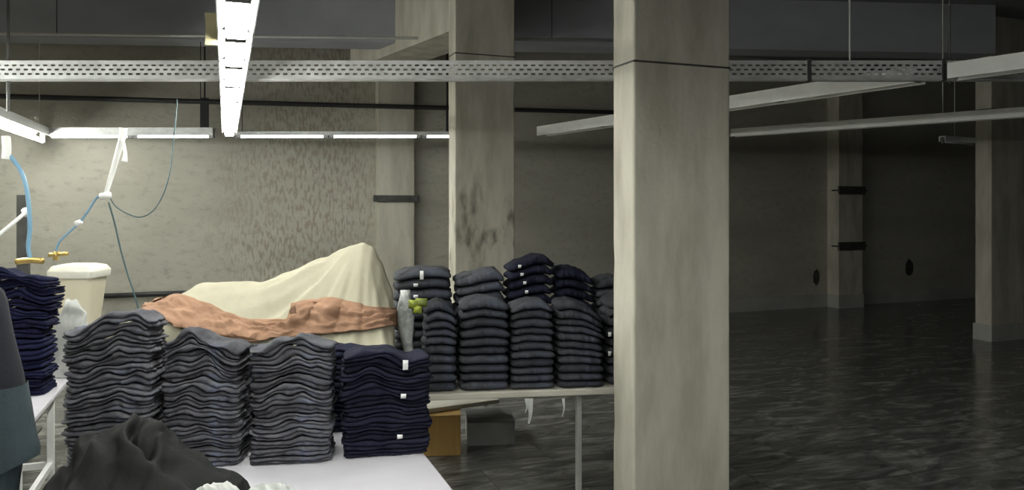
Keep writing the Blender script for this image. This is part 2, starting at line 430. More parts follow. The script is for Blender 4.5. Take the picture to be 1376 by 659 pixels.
s1 = P(728, 183, .9*FOC/92); s2 = P(1236, 112, .9*FOC/163)
light_row('hanging_light_row', (s1.x,s1.y), (s2.x,s2.y), H+.9, 'switched-off white light row crossing behind the big pillar up to the perforated tray', 'ceiling light', False,
          seg=1.2, width=.16, rods=(1.7,), tubew=.045, side=.12, drop=.035)
s3 = P(1280, 106, .9*FOC/169); s4 = P(1420, 88, .9*FOC/187)
light_row('hanging_light_row', (s3.x,s3.y), (s4.x,s4.y), H+.895, 'short white unlit light housing in front of the tray end', 'ceiling light', False,
          seg=1.2, width=.16, rods=(.62,), tubew=.045, side=.11, drop=.035)
s5 = P(985, 184, .9*FOC/91); s6 = P(1400, 156, .9*FOC/119)
light_row('hanging_light_row', (s5.x,s5.y), (s6.x,s6.y), H+.9, 'thin grey unlit light row low across the dark bay', 'ceiling light', False,
          seg=1.3, width=.14, rods=(2.5,), tubew=.04, side=.10, drop=.035)
s7 = P(1266, 190, 10.9); s8 = P(1345, 189, 11.6)
light_row('hanging_light_row', (s7.x,s7.y), (s8.x,s8.y), H+.91, 'faint grey batten light beside the far pillar', 'ceiling light', False,
          seg=.6, width=.10, rods=(.3,), tubew=.03, side=.08)

# yellowed card hanging on the bright row
mb = MB()
ca = P(278, 18, 3.85); cb = P(295, 18, 3.85)
def cardpt(u, v):
    p = P(lerp(275,291,u), lerp(17,60,v), 3.86); return p + F*(.012*math.sin(v*3)+.008*u)
mb.grid(cardpt, 5, 8)
tag(obj('hanging_card', mb, M['yellow_card'], origin=P(287,60,3.86), solid=.004), 'yellowed card hanging beside the bright light row', 'card')

# ------------------------------------------------------------------ perforated cable tray
ZT = 5.5
def tray_section(parent, x0, x1, zb, h, name, mid):
    mb = MB()
    n = max(1, round((x1-x0)/.0565)); cw = (x1-x0)/n
    def q(x, zz, dep=0.0): return XZ(x, ZT+dep, zz)
    rows = [(zb, zb+h*.22), (zb+h*.22, zb+h*.44), (zb+h*.44, zb+h*.66), (zb+h*.66, zb+h*.86), (zb+h*.86, zb+h)]
    for ri, (za, zt) in enumerate(rows):
        for i in range(n):
            off = cw*.5 if ri == 2 else 0
            xa, xb = x0+i*cw, x0+(i+1)*cw
            if ri in (1,2,3):
                if ri == 2:
                    # staggered row: the slot is split over the cell edge, so shift the cell
                    xa += off; xb += off
                    if i == n-1: 
                        mb.add([q(xa,za),q(x1,za),q(x1,zt),q(xa,zt)], [(0,1,2,3)]); 
                        mb.add([q(x0,za),q(x0+off,za),q(x0+off,zt),q(x0,zt)], [(0,1,2,3)]); continue
                sw, sh = cw*.60, (zt-za)*.46
                cx, cz = (xa+xb)/2, (za+zt)/2
                e = sh*.35
                inner = [(-sw/2+e,-sh/2),(sw/2-e,-sh/2),(sw/2,-sh/2+e),(sw/2,sh/2-e),(sw/2-e,sh/2),(-sw/2+e,sh/2),(-sw/2,sh/2-e),(-sw/2,-sh/2+e)]
                outer = [(xa,za),(xb,za),(xb,za),(xb,zt),(xb,zt),(xa,zt),(xa,zt),(xa,za)]
                vs = [q(cx+x, cz+zz) for x, zz in inner] + [q(x, zz) for x, zz in ((xa,za),(xb,za),(xb,zt),(xa,zt))]
                mb.add(vs, [(8,9,1,0),(9,2,1),(9,10,3,2),(10,4,3),(10,11,5,4),(11,6,5),(11,8,7,6),(8,0,7)])
            else:
                mb.add([q(xa,za),q(xb,za),q(xb,zt),q(xa,zt)], [(0,1,2,3)])
    mb.add([q(x0,zb),q(x1,zb),q(x1,zb,.05),q(x0,zb,.05)], [(0,1,2,3)])
    mb.add([q(x0,zb+h),q(x1,zb+h),q(x1,zb+h,.05),q(x0,zb+h,.05)], [(3,2,1,0)])
    mb.add([q(x0,zb),q(x1,zb),q(x1,zb+.012,-.012),q(x0,zb+.012,-.012)], [(0,1,2,3)])
    return obj(name, mb, M['galv'], parent, mid)
zb = H + (HY-108.5)/FOC*ZT; ht = .147
xs = [((p-PX0)/FOC*ZT) for p in (-60, 1087, 1268, 1440)]
mid = XZ(0, ZT, zb)
tray = thing('hanging_cable_tray', mid, 'long perforated metal cable tray hung across the whole room', 'cable tray')
for i in range(3):
    tray_section(tray, xs[i]+.006, xs[i+1]-.006, zb, ht, 'tray_section', mid)
for px in (1087, 1268):
    j = MB(); x = (px-PX0)/FOC*ZT
    p = [XZ(x-.012, ZT-.018, 0), XZ(x+.012, ZT-.018, 0), XZ(x+.012, ZT+.05, 0), XZ(x-.012, ZT+.05, 0)]
    j.hexa([Vector((v.x,v.y,zb-.004)) for v in p]+[Vector((v.x,v.y,zb+ht+.01)) for v in p])
    obj('joint_clip', j, M['dark_steel'], tray, mid)
for px, z0, mt in ((11, zb-.22, 'dark_steel'), (1142, zb+ht, 'grey_enamel'), (1276, zb-.02, 'dark_steel')):
    r = MB(); v = XZ((px-PX0)/FOC*(ZT+.03), ZT+.03)
    r.tube([(v.x,v.y,z0), (v.x,v.y,ZC-.002)], .011 if px==11 else .007, 6, 1)
    obj('suspension_rod', r, M[mt], tray, mid)

# ------------------------------------------------------------------ pipes at the back
mb = MB()
pl = onY(-20, 129, 11.25); pr = onY(860, 152, 11.25)
mb.tube([pl, lerp(pl,pr,.3), lerp(pl,pr,.62), pr], .035, 8, 4)
pp = thing('hanging_black_pipe', (pl+pr)*.5, 'long black pipe slung under the beams along the back', 'pipe')
obj('pipe', mb, M['black_metal'], pp, pp.location, flat=False)
for px in (602, 275):
    r = MB(); v = onY(px, 140, 11.25); tt = (v.x-pl.x)/(pr.x-pl.x); zz = lerp(pl.z, pr.z, tt)
    wv = .11 if px == 275 else .035
    r.box(v.x-wv/2, v.x+wv/2, v.y+.04, v.y+.06, zz-.40, zz+.06); r.box(v.x-.012, v.x+.012, v.y+.036, v.y+.06, zz+.06, ZC-.002)
    obj('hanger_bracket', r, M['black_metal'], pp, pp.location)
mb = MB()
cl = P(-30, 45, 8.95); cr_ = P(824, 64, 9.32)
cr_.z = cl.z - .0
mb.tube([cl, cr_], .018, 8, 1)
cc = thing('hanging_conduit', (cl+cr_)*.5, 'pale thin conduit under the dark beam', 'conduit')
obj('conduit_tube', mb, M['grey_enamel'], cc, cc.location, flat=False)
for t in (.12, .4, .9):
    r = MB(); v = lerp(cl, cr_, t); r.tube([v, (v.x, v.y, ZC-.002)], .006, 6, 1); obj('hanger_rod', r, M['dark_steel'], cc, cc.location)
mb = MB(); va = onY(128, 398.5, 11.58); vb = onY(330, 392, 11.58); vb.z = va.z
mb.tube([va, vb], .035, 8, 1)
ww = thing('wall_rail', va, 'black pipe rail low on the back wall left of the cream canvas', 'rail')
obj('rail_pipe', mb, M['black_metal'], ww, va, flat=False)
for t in (.1, .9):
    r = MB(); v = lerp(va, vb, t); r.box(v.x-.02, v.x+.02, v.y+.02, YB, v.z-.02, v.z+.02); obj('rail_bracket', r, M['dark_steel'], ww, va)

# steel clamps on the half columns
def clamp(x0, x1, yf, z, lab, hh=.10, over=.08):
    c = thing('pillar_clamp_mount', ((x0+x1)/2, yf-.03, z), lab, 'clamp')
    m = MB(); m.box(x0-over, x1+over, yf-.05, yf-.004, z-hh/2, z+hh/2); obj('clamp_bar', m, M['dark_steel'], c, c.location, bevel=.006)
    for s in (x0-over*.6, x1+over*.6):
        b = MB(); b.tube([(s, yf-.085, z), (s, yf+.16, z)], .014, 8, 1); obj('clamp_bolt', b, M['black_metal'], c, c.location)
clamp(2.17, 2.72, 11.40, 2.09, 'dark steel clamp bar on the pale half pillar behind the canvas', .10)
clamp(11.03, 11.62, 11.35, 2+(HY-256)/FOC*14.6, 'upper dark clamp on the half pillar in the dark bay', .16, .03)
clamp(11.03, 11.62, 11.35, 2+(HY-331)/FOC*14.6, 'lower dark clamp on the half pillar in the dark bay', .16, .03)
for i, (px, py, w, h_) in enumerate(((1097,373,.16,.30), (1222,360,.22,.34))):
    m = MB(); v = onY(px, py, YB-.004)
    N_ = 22
    pts = [Vector((v.x + w*(.5+.18*noise.noise(Vector((i*9, k*.9, 2))))*math.cos(2*PI*k/N_), YB-.006, v.z + h_*(.5+.2*noise.noise(Vector((k*.7, i*5, 0))))*math.sin(2*PI*k/N_))) for k in range(N_)]
    m.loft([pts, [Vector((p.x, YB-.001, p.z)) for p in pts]])
    tag(obj('wall_patch', m, M['dark_steel'], origin=v), ('dark ragged patch on the back wall left of the far half pillar','larger dark ragged patch on the back wall right of the far half pillar')[i], 'patch')

# ------------------------------------------------------------------ tables
TF, TR, TLZ = .85, .78, .80
def table(name, corners, z, thick, top_mat, leg_mat, label, legs, brace=False, legw=.04, bevel=.006):
    c = sum((Vector((p[0],p[1],0)) for p in corners), Vector((0,0,0)))/4
    t = thing(name, c, label, 'table')
    m = MB(); m.hexa([(p[0],p[1],z-thick) for p in corners]+[(p[0],p[1],z) for p in corners])
    obj('table_top', m, M[top_mat], t, c, bevel=bevel)
    for (lx, ly) in legs:
        l = MB(); l.box(lx-legw/2, lx+legw/2, ly-legw/2, ly+legw/2, 0, z-thick); obj('leg', l, M[leg_mat], t, c, bevel=.004)
    if brace:
        ls = legs
        for i in range(len(ls)):
            a, b = ls[i], ls[(i+1) % len(ls)]
            r = MB(); r.bar((a[0],a[1],.32), (b[0],b[1],.32), .03, .04); obj('stretcher', r, M[leg_mat], t, c)
            r = MB(); r.bar((a[0],a[1],z-thick-.03), (b[0],b[1],z-thick-.03), .028, .05); obj('apron_rail', r, M[leg_mat], t, c)
    return t
table('work_table', [(-.64,2.15),(.86,2.15),(.86,5.45),(-.64,5.45)], TF, .035, 'laminate', 'leg_metal',
      'white topped table under the four tall stacks and the cream canvas', [(-.58,2.25),(.80,2.25),(.80,5.35),(-.58,5.35)])
A = G(520, 532.5, TR); B = G(820, 522, TR)
dr = (B-A); dr.z = 0; dr.normalize(); nr = Vector((-dr.y, dr.x, 0))
RL = 2.02
rc = [A, A+dr*RL, A+dr*RL+nr*1.25, A+nr*1.25]
def rt(s, t, z=0): v = A+dr*s+nr*t; return Vector((v.x, v.y, z))
lg = G(776, 560, .60)
table('long_table', [(p.x,p.y) for p in rc], TR, .042, 'cream_board', 'leg_metal',
      'cream edged table beside the big pillar carrying the charcoal stacks',
      [(rt(1.27,.10).x, rt(1.27,.10).y), (rt(1.9,1.15).x, rt(1.9,1.15).y), (rt(.1,1.15).x, rt(.1,1.15).y), (rt(.08,.10).x, rt(.08,.10).y)], legw=.034)
table('metal_table', [(-2.35,4.72),(-1.0,4.72),(-1.0,6.15),(-2.35,6.15)], TLZ, .03, 'laminate', 'white_metal',
      'white metal framed table under the navy pile', [(-2.30,4.78),(-1.05,4.78),(-1.05,5.62),(-2.30,5.62)], brace=True, legw=.04)
table('side_table', [(-1.75,6.45),(-.62,6.45),(-.62,7.35),(-1.75,7.35)], TLZ, .03, 'laminate', 'white_metal',
      'small white table behind the navy pile holding the cream bin', [(-1.7,6.5),(-.68,6.5),(-.68,7.3),(-1.7,7.3)], legw=.035)

# ------------------------------------------------------------------ folded garments
ORD = ['topmost','second','third','fourth','fifth','sixth','seventh','eighth','ninth','tenth','eleventh','twelfth','thirteenth','fourteenth','fifteenth','sixteenth','seventeenth','eighteenth']

def outline(W, D, r, nf=30, ns=9, nb=12):
    pts = []
    for i in range(nf): pts.append((r+(W-2*r)*i/(nf-1), 0, 0, -1))
    for k in range(1,4):
        a = math.radians(-90+90*k/4); pts.append((W-r+r*math.cos(a), r+r*math.sin(a), math.cos(a), math.sin(a)))
    for i in range(ns): pts.append((W, r+(D-2*r)*i/(ns-1), 1, 0))
    for k in range(1,4):
        a = math.radians(90*k/4); pts.append((W-r+r*math.cos(a), D-r+r*math.sin(a), math.cos(a), math.sin(a)))
    for i in range(nb): pts.append((W-r-(W-2*r)*i/(nb-1), D, 0, 1))
    for k in range(1,4):
        a = math.radians(90+90*k/4); pts.append((r+r*math.cos(a), D-r+r*math.sin(a), math.cos(a), math.sin(a)))
    for i in range(ns): pts.append((0, D-r-(D-2*r)*i/(ns-1), -1, 0))
    for k in range(1,4):
        a = math.radians(180+90*k/4); pts.append((r+r*math.cos(a), r+r*math.sin(a), math.cos(a), math.sin(a)))
    return pts

def stack(o, ax, W, D, n, top, hump, mtl, desc, noun, cat, group, lips=2, seed=0, jit=.006, shift=None, pw=1.6, wav=.006, tags=(), kink=0.0, gap=.002, skip_low=0, round_=1.0, squash=None):
    """a stack of n folded garments. o: front corner on the table; ax: unit vector along the front edge; top: height; hump(xn, yn): shape of the top"""
    rng = random.Random(seed)
    ay = Vector((-ax.y, ax.x, 0))
    ph = [rng.uniform(0, 6.28) for _ in range(8)]
    lev = [0]
    for i in range(n): lev.append(lev[-1] + rng.uniform(.82, 1.18))
    lev = [l/lev[-1] for l in lev]
    lev_seed = [rng.uniform(0, 100) for _ in range(n+1)]
    NX, NY = 48, 7
    tabs = []
    for k in range(n+1):
        f = lev[k]; row = []
        for b in range(NY):
            yc = -.1+1.2*b/(NY-1)
            for a in range(NX):
                xc = -.1+1.2*a/(NX-1); yy = min(1.05, max(-.05, yc)); xx = min(1.05, max(-.05, xc))
                z = f*top + hump(xx, yy)*f**pw
                if 0 < k:
                    z += wav*min(1, .25+f)*(math.sin(xc*7+ph[0]+f*9) + .7*math.sin(xc*15+ph[1]-f*14) + .6*noise.noise(Vector((xc*5, yc*3, f*12+seed))) + .5*noise.noise(Vector((xc*11, yc*2, k*3.1+seed))))
                    z += kink*f**.6*(math.exp(-((xc-.46-.16*math.sin(f*11+ph[2]))/.11)**2) + .6*math.exp(-((xc-.72-.12*math.sin(f*17+ph[3]))/.08)**2) - .5*math.exp(-((xc-.25-.12*math.sin(f*13+ph[4]))/.10)**2))*(1-.6*yc)
                    z = max(z, tabs[-1][len(row)] + top/n*.5)
                row.append(z)
        tabs.append(row)
    def S(k, x, y):
        u = min(NX-1.001, max(0, (x/W+.1)/1.2*(NX-1))); v = min(NY-1.001, max(0, (y/D+.1)/1.2*(NY-1)))
        a, b = int(u), int(v); u -= a; v -= b; t_ = tabs[k]
        return lerp(lerp(t_[b*NX+a], t_[b*NX+a+1], u), lerp(t_[(b+1)*NX+a], t_[(b+1)*NX+a+1], u), v)
    out = []
    for k in range(n):
        sh = shift(k/(n-1)) if shift else (0, 0)
        dx0, dx1, dy0 = rng.uniform(-jit, jit), rng.uniform(-jit, jit), rng.uniform(-jit*.9, jit*.9)
        Wk, Dk = W+dx1-dx0, D-dy0*.5
        L = lips if isinstance(lips, int) else rng.choice(lips)
        lipo = [rng.uniform(0, .016) if L > 1 else 0 for _ in range(L)]
        sd = rng.uniform(0, 50)
        pl = outline(Wk, Dk, min(.045, Wk*.2))
        mb = MB(); T = top/n
        ts = []
        for l in range(L):
            for q in (.03,.13,.34,.66,.87,.97):
                ts.append((l, q))
        def ring_pt(i, l, q, sc=1.0, extra=0):
            x, y, nx, ny = pl[i]
            e = .008*noise.noise(Vector((x*14+sd, y*14, l*3.7))) + .006*noise.noise(Vector((x*45+sd, y*45, l*9)))
            rr = T/L*.9*round_
            ins = rr*(1-math.sqrt(max(0, 1-(2*q-1)**2))) + lipo[l] - e*1.6 + extra
            x -= nx*ins; y -= ny*ins
            if sc != 1.0:
                x = Wk/2+(x-Wk/2)*sc; y = Dk/2+(y-Dk/2)*sc
            cut = (l+q)/L
            if L > 1:      # the crease between two lips wanders
                wz = .10*math.sin(x*23+sd)+.09*noise.noise(Vector((x*12+sd, k, 0)))
                cut = cut + wz*math.sin(PI*cut)
            X, Y = x+dx0+sh[0], y+dy0+sh[1]
            za = S(k, x+dx0, y+dy0); zb_ = S(k+1, x+dx0, y+dy0)-gap
            return Vector((X, Y, lerp(za, max(zb_, za+.004), min(1,max(0,cut)))))
        N_ = len(pl)
        topm = (k == n-1); rings = []
        def cap_pt(i, up, sc):
            x, y, nx, ny = pl[i]
            rr = T/L*.9*round_
            x -= nx*rr*.8; y -= ny*rr*.8
            x = Wk/2+(x-Wk/2)*sc; y = Dk/2+(y-Dk/2)*sc
            z = S(k+1 if up else k, x+dx0, y+dy0) - (gap if up else 0)
            dent = (1-sc)*(.3 if k < n-3 else .15)*T
            if up and topm:
                e = smooth(1.0, .8, sc)
                z += e*(.012*noise.noise(Vector((x*13+sd, y*9, 1))) + .008*(abs(noise.noise(Vector((x*25, y*14+sd, 4))))-.2)) + .004*e
            else: z += -dent if up else dent
            return Vector((x+dx0+sh[0], y+dy0+sh[1], z))
        caps = (.1,.25,.4,.55,.7,.82,.92) if topm else (.2,.6,.9)
        for sc in (.2,.6,.9): rings.append([cap_pt(i, False, sc) for i in range(N_)])
        for l, q in ts: rings.append([ring_pt(i, l, q) for i in range(N_)])
        for sc in reversed(caps): rings.append([cap_pt(i, True, sc) for i in range(N_)])
        W3 = lambda v: o + ax*v.x + ay*v.y + UP*v.z
        rings = [[W3(v) for v in g] for g in rings]
        mb.loft(rings, cap=False)
        for g, flip in ((rings[0], True), (rings[-1], False)):
            c = sum(g, Vector((0,0,0)))/len(g)
            m_ = len(g)
            mb.add([c]+g, [((0, 1+(i+1)%m_, 1+i) if flip else (0, 1+i, 1+(i+1)%m_)) for i in range(m_)])
        pos = n-1-k
        w = ORD[pos] if pos < len(ORD) else str(pos)
        lab = f'{noun}, {"bottom" if k == 0 else w + ("" if pos == 0 else " from top")} of {desc}'
        org = o + ax*(W/2+sh[0]) + ay*(D/2+sh[1]) + UP*S(k, W/2, D/2)
        me = obj(cat[0], mb, mtl, origin=org, flat=False)
        tag(me, lab, cat[1], group)
        for (tp, xn, sz, hgt) in tags:
            if tp == pos:
                tm = MB()
                zc = (S(k, xn*W, 0)+S(k+1, xn*W, 0))/2
                def tq(u, v):
                    p = o + ax*(xn*W+sh[0]+(u-.5)*sz) + ay*(dy0+sh[1]-.012-.006*math.sin(v*3+u)) + UP*(zc+hgt*(.5-v)); return p
                tm.grid(tq, 4, 5)
                t_ = obj('paper_tag', tm, M['tagpaper'], me, o + ax*(xn*W) + UP*zc, solid=.002); t_['label'] = 'white paper tag'
        out.append(me)
    return out

def corner(pa, pb, z):
    a = G(*pa, z); b = G(*pb, z); d = b-a; d.z = 0
    return a, d.normalized(), d.length

J = ('folded_jeans', 'jeans')
def bumps(*gs):
    return lambda x, y: sum(a*math.exp(-((x-c)/w)**2) for a, c, w in gs)

GJ = 'grey jeans stacks on the white table'
o, ax, W = corner((78,637.5), (203,632), TF); o.z += .001
stack(o, ax, W, .28, 16, .615, lambda x,y: (.062*smooth(.1,.7,x)-.02*smooth(.85,1,x))*(1-.35*y)-.012*y, M['grey_denim'], 'grey stack beside the navy pile', 'grey folded jeans', J, GJ, seed=3, wav=.0055, kink=.026, gap=.0034, lips=2, round_=1.2)
o, ax, W = corner((212,630.5), (321,628), TF); o.z += .001
stack(o, ax, W, .28, 15, .535, lambda x,y: (.05*math.exp(-((x-.32)/.25)**2)-.03*smooth(.6,1,x))*(1-.5*y)-.015*y, M['grey_denim'], 'second grey stack from the navy pile', 'grey folded jeans', J, GJ, seed=11, wav=.0055, kink=.028, gap=.0034, lips=2, round_=1.2)
o, ax, W = corner((332,628.5), (447,623), TF); o.z += .001
stack(o, ax, W, .28, 14, .510, lambda x,y: .05*math.exp(-((x-.55)/.33)**2)*(1-.5*y)-.015*y, M['grey_denim'], 'grey stack next to the tagged navy stack', 'grey folded jeans', J, GJ, seed=23, wav=.006, kink=.027, gap=.004, lips=2, round_=1.2)
o, ax, W = corner((457,620), (581,611.5), TF); o.z += .001
stack(o, ax, W, .28, 12, .445, lambda x,y: (.055*math.exp(-((x-.33)/.25)**2)-.02*math.exp(-((x-.72)/.12)**2)+.008*smooth(.8,1,x))*(1-.3*y)-.01*y, M['navy_denim'], 'navy stack with white tags on the white table', 'navy folded jeans', J, 'tagged navy jeans stack', seed=31, wav=.005, kink=.012, lips=2, round_=1.2,
      tags=((0,.70,.024,.045), (4,.68,.024,.022), (9,.64,.024,.020)))

# second row of stacks, added to darken the gaps in the front row
for k, (pa_, pb_, zz_, ds) in enumerate(((172, 242, 3.70, 'added dark stack behind first grey stack'), (286, 362, 3.72, 'added dark stack behind second grey stack'), (416, 490, 3.80, 'added dark stack behind tagged stack'))):
    a_ = P(pa_, 300, zz_); b_ = P(pb_, 300, zz_-.02); a_.z = b_.z = TF+.001; d_ = b_-a_; W = d_.length; d_.normalize()
    stack(a_, d_, W, .15, 8, .42, lambda x,y: .012*math.sin(x*3), M['navy_denim'], ds, 'navy folded jeans', J, 'dark jeans stacks added to darken the gaps', seed=81+k, wav=.003, lips=2, jit=.004, gap=.003)

# charcoal stacks on the long table
def place(pxa, pxb, setback):
    """front edge of a stack on the long table between two image columns, measured along the table"""
    def hit(px):
        u = (px-PX0)/FOC
        d = F + R*u; d = Vector((d.x, d.y, 0)); q = A + nr*setback
        # solve d*t = q + dr*s
        det = d.x*(-dr.y) + dr.x*d.y
        t = (q.x*(-dr.y) + dr.x*q.y)/det
        p = d*t
        return (Vector((p.x,p.y,0))-Vector((A.x,A.y,0))).dot(dr)
    s0, s1 = hit(pxa), hit(pxb)
    return rt(s0, setback, TR+.001), dr, s1-s0
dome = lambda A_, c=.5, sl=0: (lambda x, y: A_*(1-((x-c)/.5)**2) - A_ + sl*(x-.5) + .012*y)
GR = 'charcoal stacks in the front row on the long table'
def rstack(pa, pb, n, top, hump, desc, seed, setback=.02, D=.29, grp=GR, noun='charcoal folded trousers', **kw):
    o, ax, W = place(pa, pb, setback)
    return stack(o, ax, W, D, n, top, hump, kw.pop('mtl', M['char_denim']), desc, noun, ('folded_trousers','trousers'), grp, lips=1, seed=seed, jit=.006, wav=.0025, gap=.002, round_=1.25, **kw)
rstack(568, 615, 10, .575, dome(.05,.45), 'stack beside the lime label', 41)
rstack(618, 685, 10, .600, dome(.035,.5), 'third front-row stack counted from the big pillar', 42)
rstack(687, 746, 11, .575, dome(.04,.5), 'second front-row stack counted from the big pillar', 43)
rstack(751, 813, 11, .560, dome(.045,.35,-.05), 'front-row stack with slanting folds nearest the big pillar', 44, shift=lambda f: (-.008*f, 0))
rstack(817, 872, 9, .60, dome(.03), 'mostly hidden stack behind the big pillar edge', 45, setback=.06, tags=((3,.03,.02,.03),(5,.03,.02,.03)))
GB = 'charcoal stacks in the back row on the long table'
rstack(528, 608, 11, .76, lambda x,y: -.02*((x-.6)/.5)**2+.02*y, 'tagged back-row stack beside the cream canvas', 51, setback=.36, D=.34, grp=GB, tags=((0,.48,.025,.06),(1,.38,.03,.022),(2,.38,.03,.022)))
rstack(611, 679, 10, .70, lambda x,y: .05*smooth(0,.8,x)-.03*smooth(.85,1,x)+.02*y, 'back-row stack with the sloping top', 52, setback=.36, D=.34, grp=GB)
rstack(682, 745, 12, .82, lambda x,y: .07*smooth(0,.7,x)-.04*smooth(.8,1,x)-.03, 'tallest back-row stack with round white tags', 53, setback=.38, D=.32, grp=GB, mtl=M['navy_denim'], noun='navy folded trousers', tags=((0,.25,.022,.022),(1,.3,.022,.022),(2,.36,.022,.022),(3,.4,.022,.022)))
rstack(748, 800, 11, .76, dome(.05,.4,-.03), 'back-row stack second from the big pillar', 54, setback=.38, D=.32, grp=GB, mtl=M['navy_denim'], noun='navy folded trousers')
rstack(803, 866, 10, .69, dome(.04,.4,.0), 'back-row stack nearest the big pillar', 55, setback=.38, D=.32, grp=GB)

# navy pile on the metal table
o = Vector((-1.62, 5.44, TLZ+.001)); 
axl = Vector((math.cos(-.20), math.sin(-.20), 0))
o2 = P(-60, 532, 4.60); o2.z = TLZ+.001
p2 = P(55, 529, 4.72)
axl = (p2-o2); axl.z = 0; Wl = axl.length; axl.normalize()
stack(o2, axl, Wl, .31, 13, .765, lambda x,y: .02*math.sin(x*5)-.02*y, M['pile_denim'], 'navy pile on the metal table', 'indigo folded jeans', J, 'indigo jeans pile', seed=61, jit=.018, wav=.009, kink=.020, lips=[2,3], gap=.006,
      shift=lambda f: (.045*smooth(.05,.8,f)+.012*math.sin(f*9), 0))

# ------------------------------------------------------------------ canvas covered heap
CAN_X0, CAN_X1 = (186-PX0)/FOC*4.35, (541-PX0)/FOC*4.12
ridge = [(186,424),(205,412),(240,396),(270,381),(300,380),(345,381),(380,371),(430,350),(470,331),(488,327),(500,331),(512,352),(524,385),(534,420),(541,450)]
front = [(186,440),(240,436),(300,445),(400,462),(500,468),(541,470)]
ZRG, ZF0, ZBK = 4.38, 4.00, 5.15
def canvas_z(X, Z):
    px = PX0 + X/max(ZRG,Z)*FOC if X > -.85*Z/ZRG else PX0 + X/ZRG*FOC
    hr = H + (HY-interp(ridge, px))/FOC*ZRG
    hf = H + (HY-interp(front, px))/FOC*(ZF0+.03)
    hf = min(hf, hr-.02)
    if Z <= ZRG:
        t = (Z-ZF0)/(ZRG-ZF0); h = lerp(hf, hr, smooth(-.15,1.05,t)*.5+max(0,min(1,t))*.5)
    else:
        t = (Z-ZRG)/(ZBK-ZRG); h = lerp(hr, lerp(hr,TF,.55), t*t)
    # creases hanging from the peak and broad sags
    pkx = (488-PX0)/FOC*ZRG
    ang = math.atan2(Z-ZRG-.05, X-pkx); rad = math.hypot(X-pkx, Z-ZRG)
    h += (.014*math.sin(ang*15)+.007*math.sin(ang*33+rad*5))*smooth(.05,.3,rad)*(1-smooth(.45,.8,rad))
    h += .012*noise.noise(Vector((X*6, Z*6, 3))) + .006*noise.noise(Vector((X*17, Z*15, 5)))
    return h
def canvas_pt(u, v):
    # outermost rows fall to the table
    uu = min(1, max(0, (u-.06)/.88)); vv = min(1, max(0, (v-.08)/.84))
    Z = lerp(ZF0, ZBK, vv); X = lerp(CAN_X0, (lerp(530,526,vv)-PX0)/FOC*Z, uu)
    h = canvas_z(X, Z)
    e = max((.06-u)/.06, (u-.94)/.06, (.08-v)/.08, (v-.92)/.08, 0)
    h = lerp(h, TF+.003, e)
    X += (-(.05) if u < .06 else .012 if u > .94 else 0)*e + .008*math.sin(Z*21+X*3)*e
    Z += (-.02 if v < .08 else .04 if v > .92 else 0)*e + .010*math.sin(X*27)*e
    return XZ(X, Z, h)
mb = MB(); mb.grid(canvas_pt, 150, 100)
tag(obj('canvas_sheet', mb, M['canvas'], origin=XZ(-1.2, 4.4, TF), flat=False), 'cream canvas sheet draped over the peaked heap on the white table', 'canvas sheet')

# tan cloth thrown over the front of the canvas
top_e = [(181,406),(215,402),(243,400),(275,410),(305,424),(335,434),(388,433),(393,411),(420,406),(450,404),(478,410),(500,417),(530,418),(535,428)]
bot_e = [(181,412),(200,428),(240,442),(290,456),(330,462),(380,458),(430,453),(480,449),(530,441),(535,436)]
from mathutils.bvhtree import BVHTree
can_bvh = BVHTree.FromPolygons(mb.v, mb.f)
EYE = Vector((0,0,H))
def hit_canvas(px, py):
    d = (P(px, py, 1.0)-EYE).normalized()
    r = can_bvh.ray_cast(EYE, d)
    if r[0] is None:
        return EYE + d*3.9/d.dot(F), Vector((0,0,1)), False
    n = r[1] if r[1].z > 0 else -r[1]
    return r[0], n, True
def clear_of_canvas(p, n, off):
    for _ in range(8):
        q, qn, _i, dist = can_bvh.find_nearest(p)
        if dist is None: break
        side = (p-q).dot(qn if qn.z > 0 else -qn)
        if side >= off*.95: break
        p = p + n*(off-side)
    return p
def tan_pt(u, v):
    px = lerp(190, 534, u)
    t0, b0 = interp(top_e, px), interp(bot_e, px)
    py = lerp(t0, b0, v)
    p, n, ok = hit_canvas(px, py)
    k = 0
    while not ok and k < 14:
        k += 1; py += 2; p, n, ok = hit_canvas(px+(1 if px < 300 else -1)*k, py)
    n = (n + UP*.7 - F*.4).normalized()
    edge = min(1, min(u, 1-u)*12); ev = min(1, min(v, 1-v)*5)
    fold = .030*(.5-abs(noise.noise(Vector((u*11+v*1.5, v*2.2, 1))))*1.4) + .022*noise.noise(Vector((u*26, v*6, 9))) + .010*noise.noise(Vector((u*60, v*14, 3)))
    fold += .045*math.exp(-((u-.66)/.10)**2)*math.exp(-((v-.35)/.25)**2)
    return clear_of_canvas(p + n*(.024 + max(0, fold)*(.3+.7*ev*edge)), n, .022)
mb = MB(); mb.grid(tan_pt, 130, 30)
tanc = obj('tan_cloth', mb, M['orange'], origin=XZ(-1.2,3.9,1.3), flat=False, solid=.003)
tag(tanc, 'crumpled tan orange cloth thrown along the front of the cream canvas', 'cloth')
# the brown inside of the cloth shows at its end and at one turned corner
tanc.data.materials.append(M['brown'])
for p_ in tanc.data.polygons:
    u_, v_ = (p_.index % 129)/129, (p_.index // 129)/29
    if u_ > .962 + .02*math.sin(v_*9) or (abs(u_-.597) < .012 and .12 < v_ < .42): p_.material_index = 1

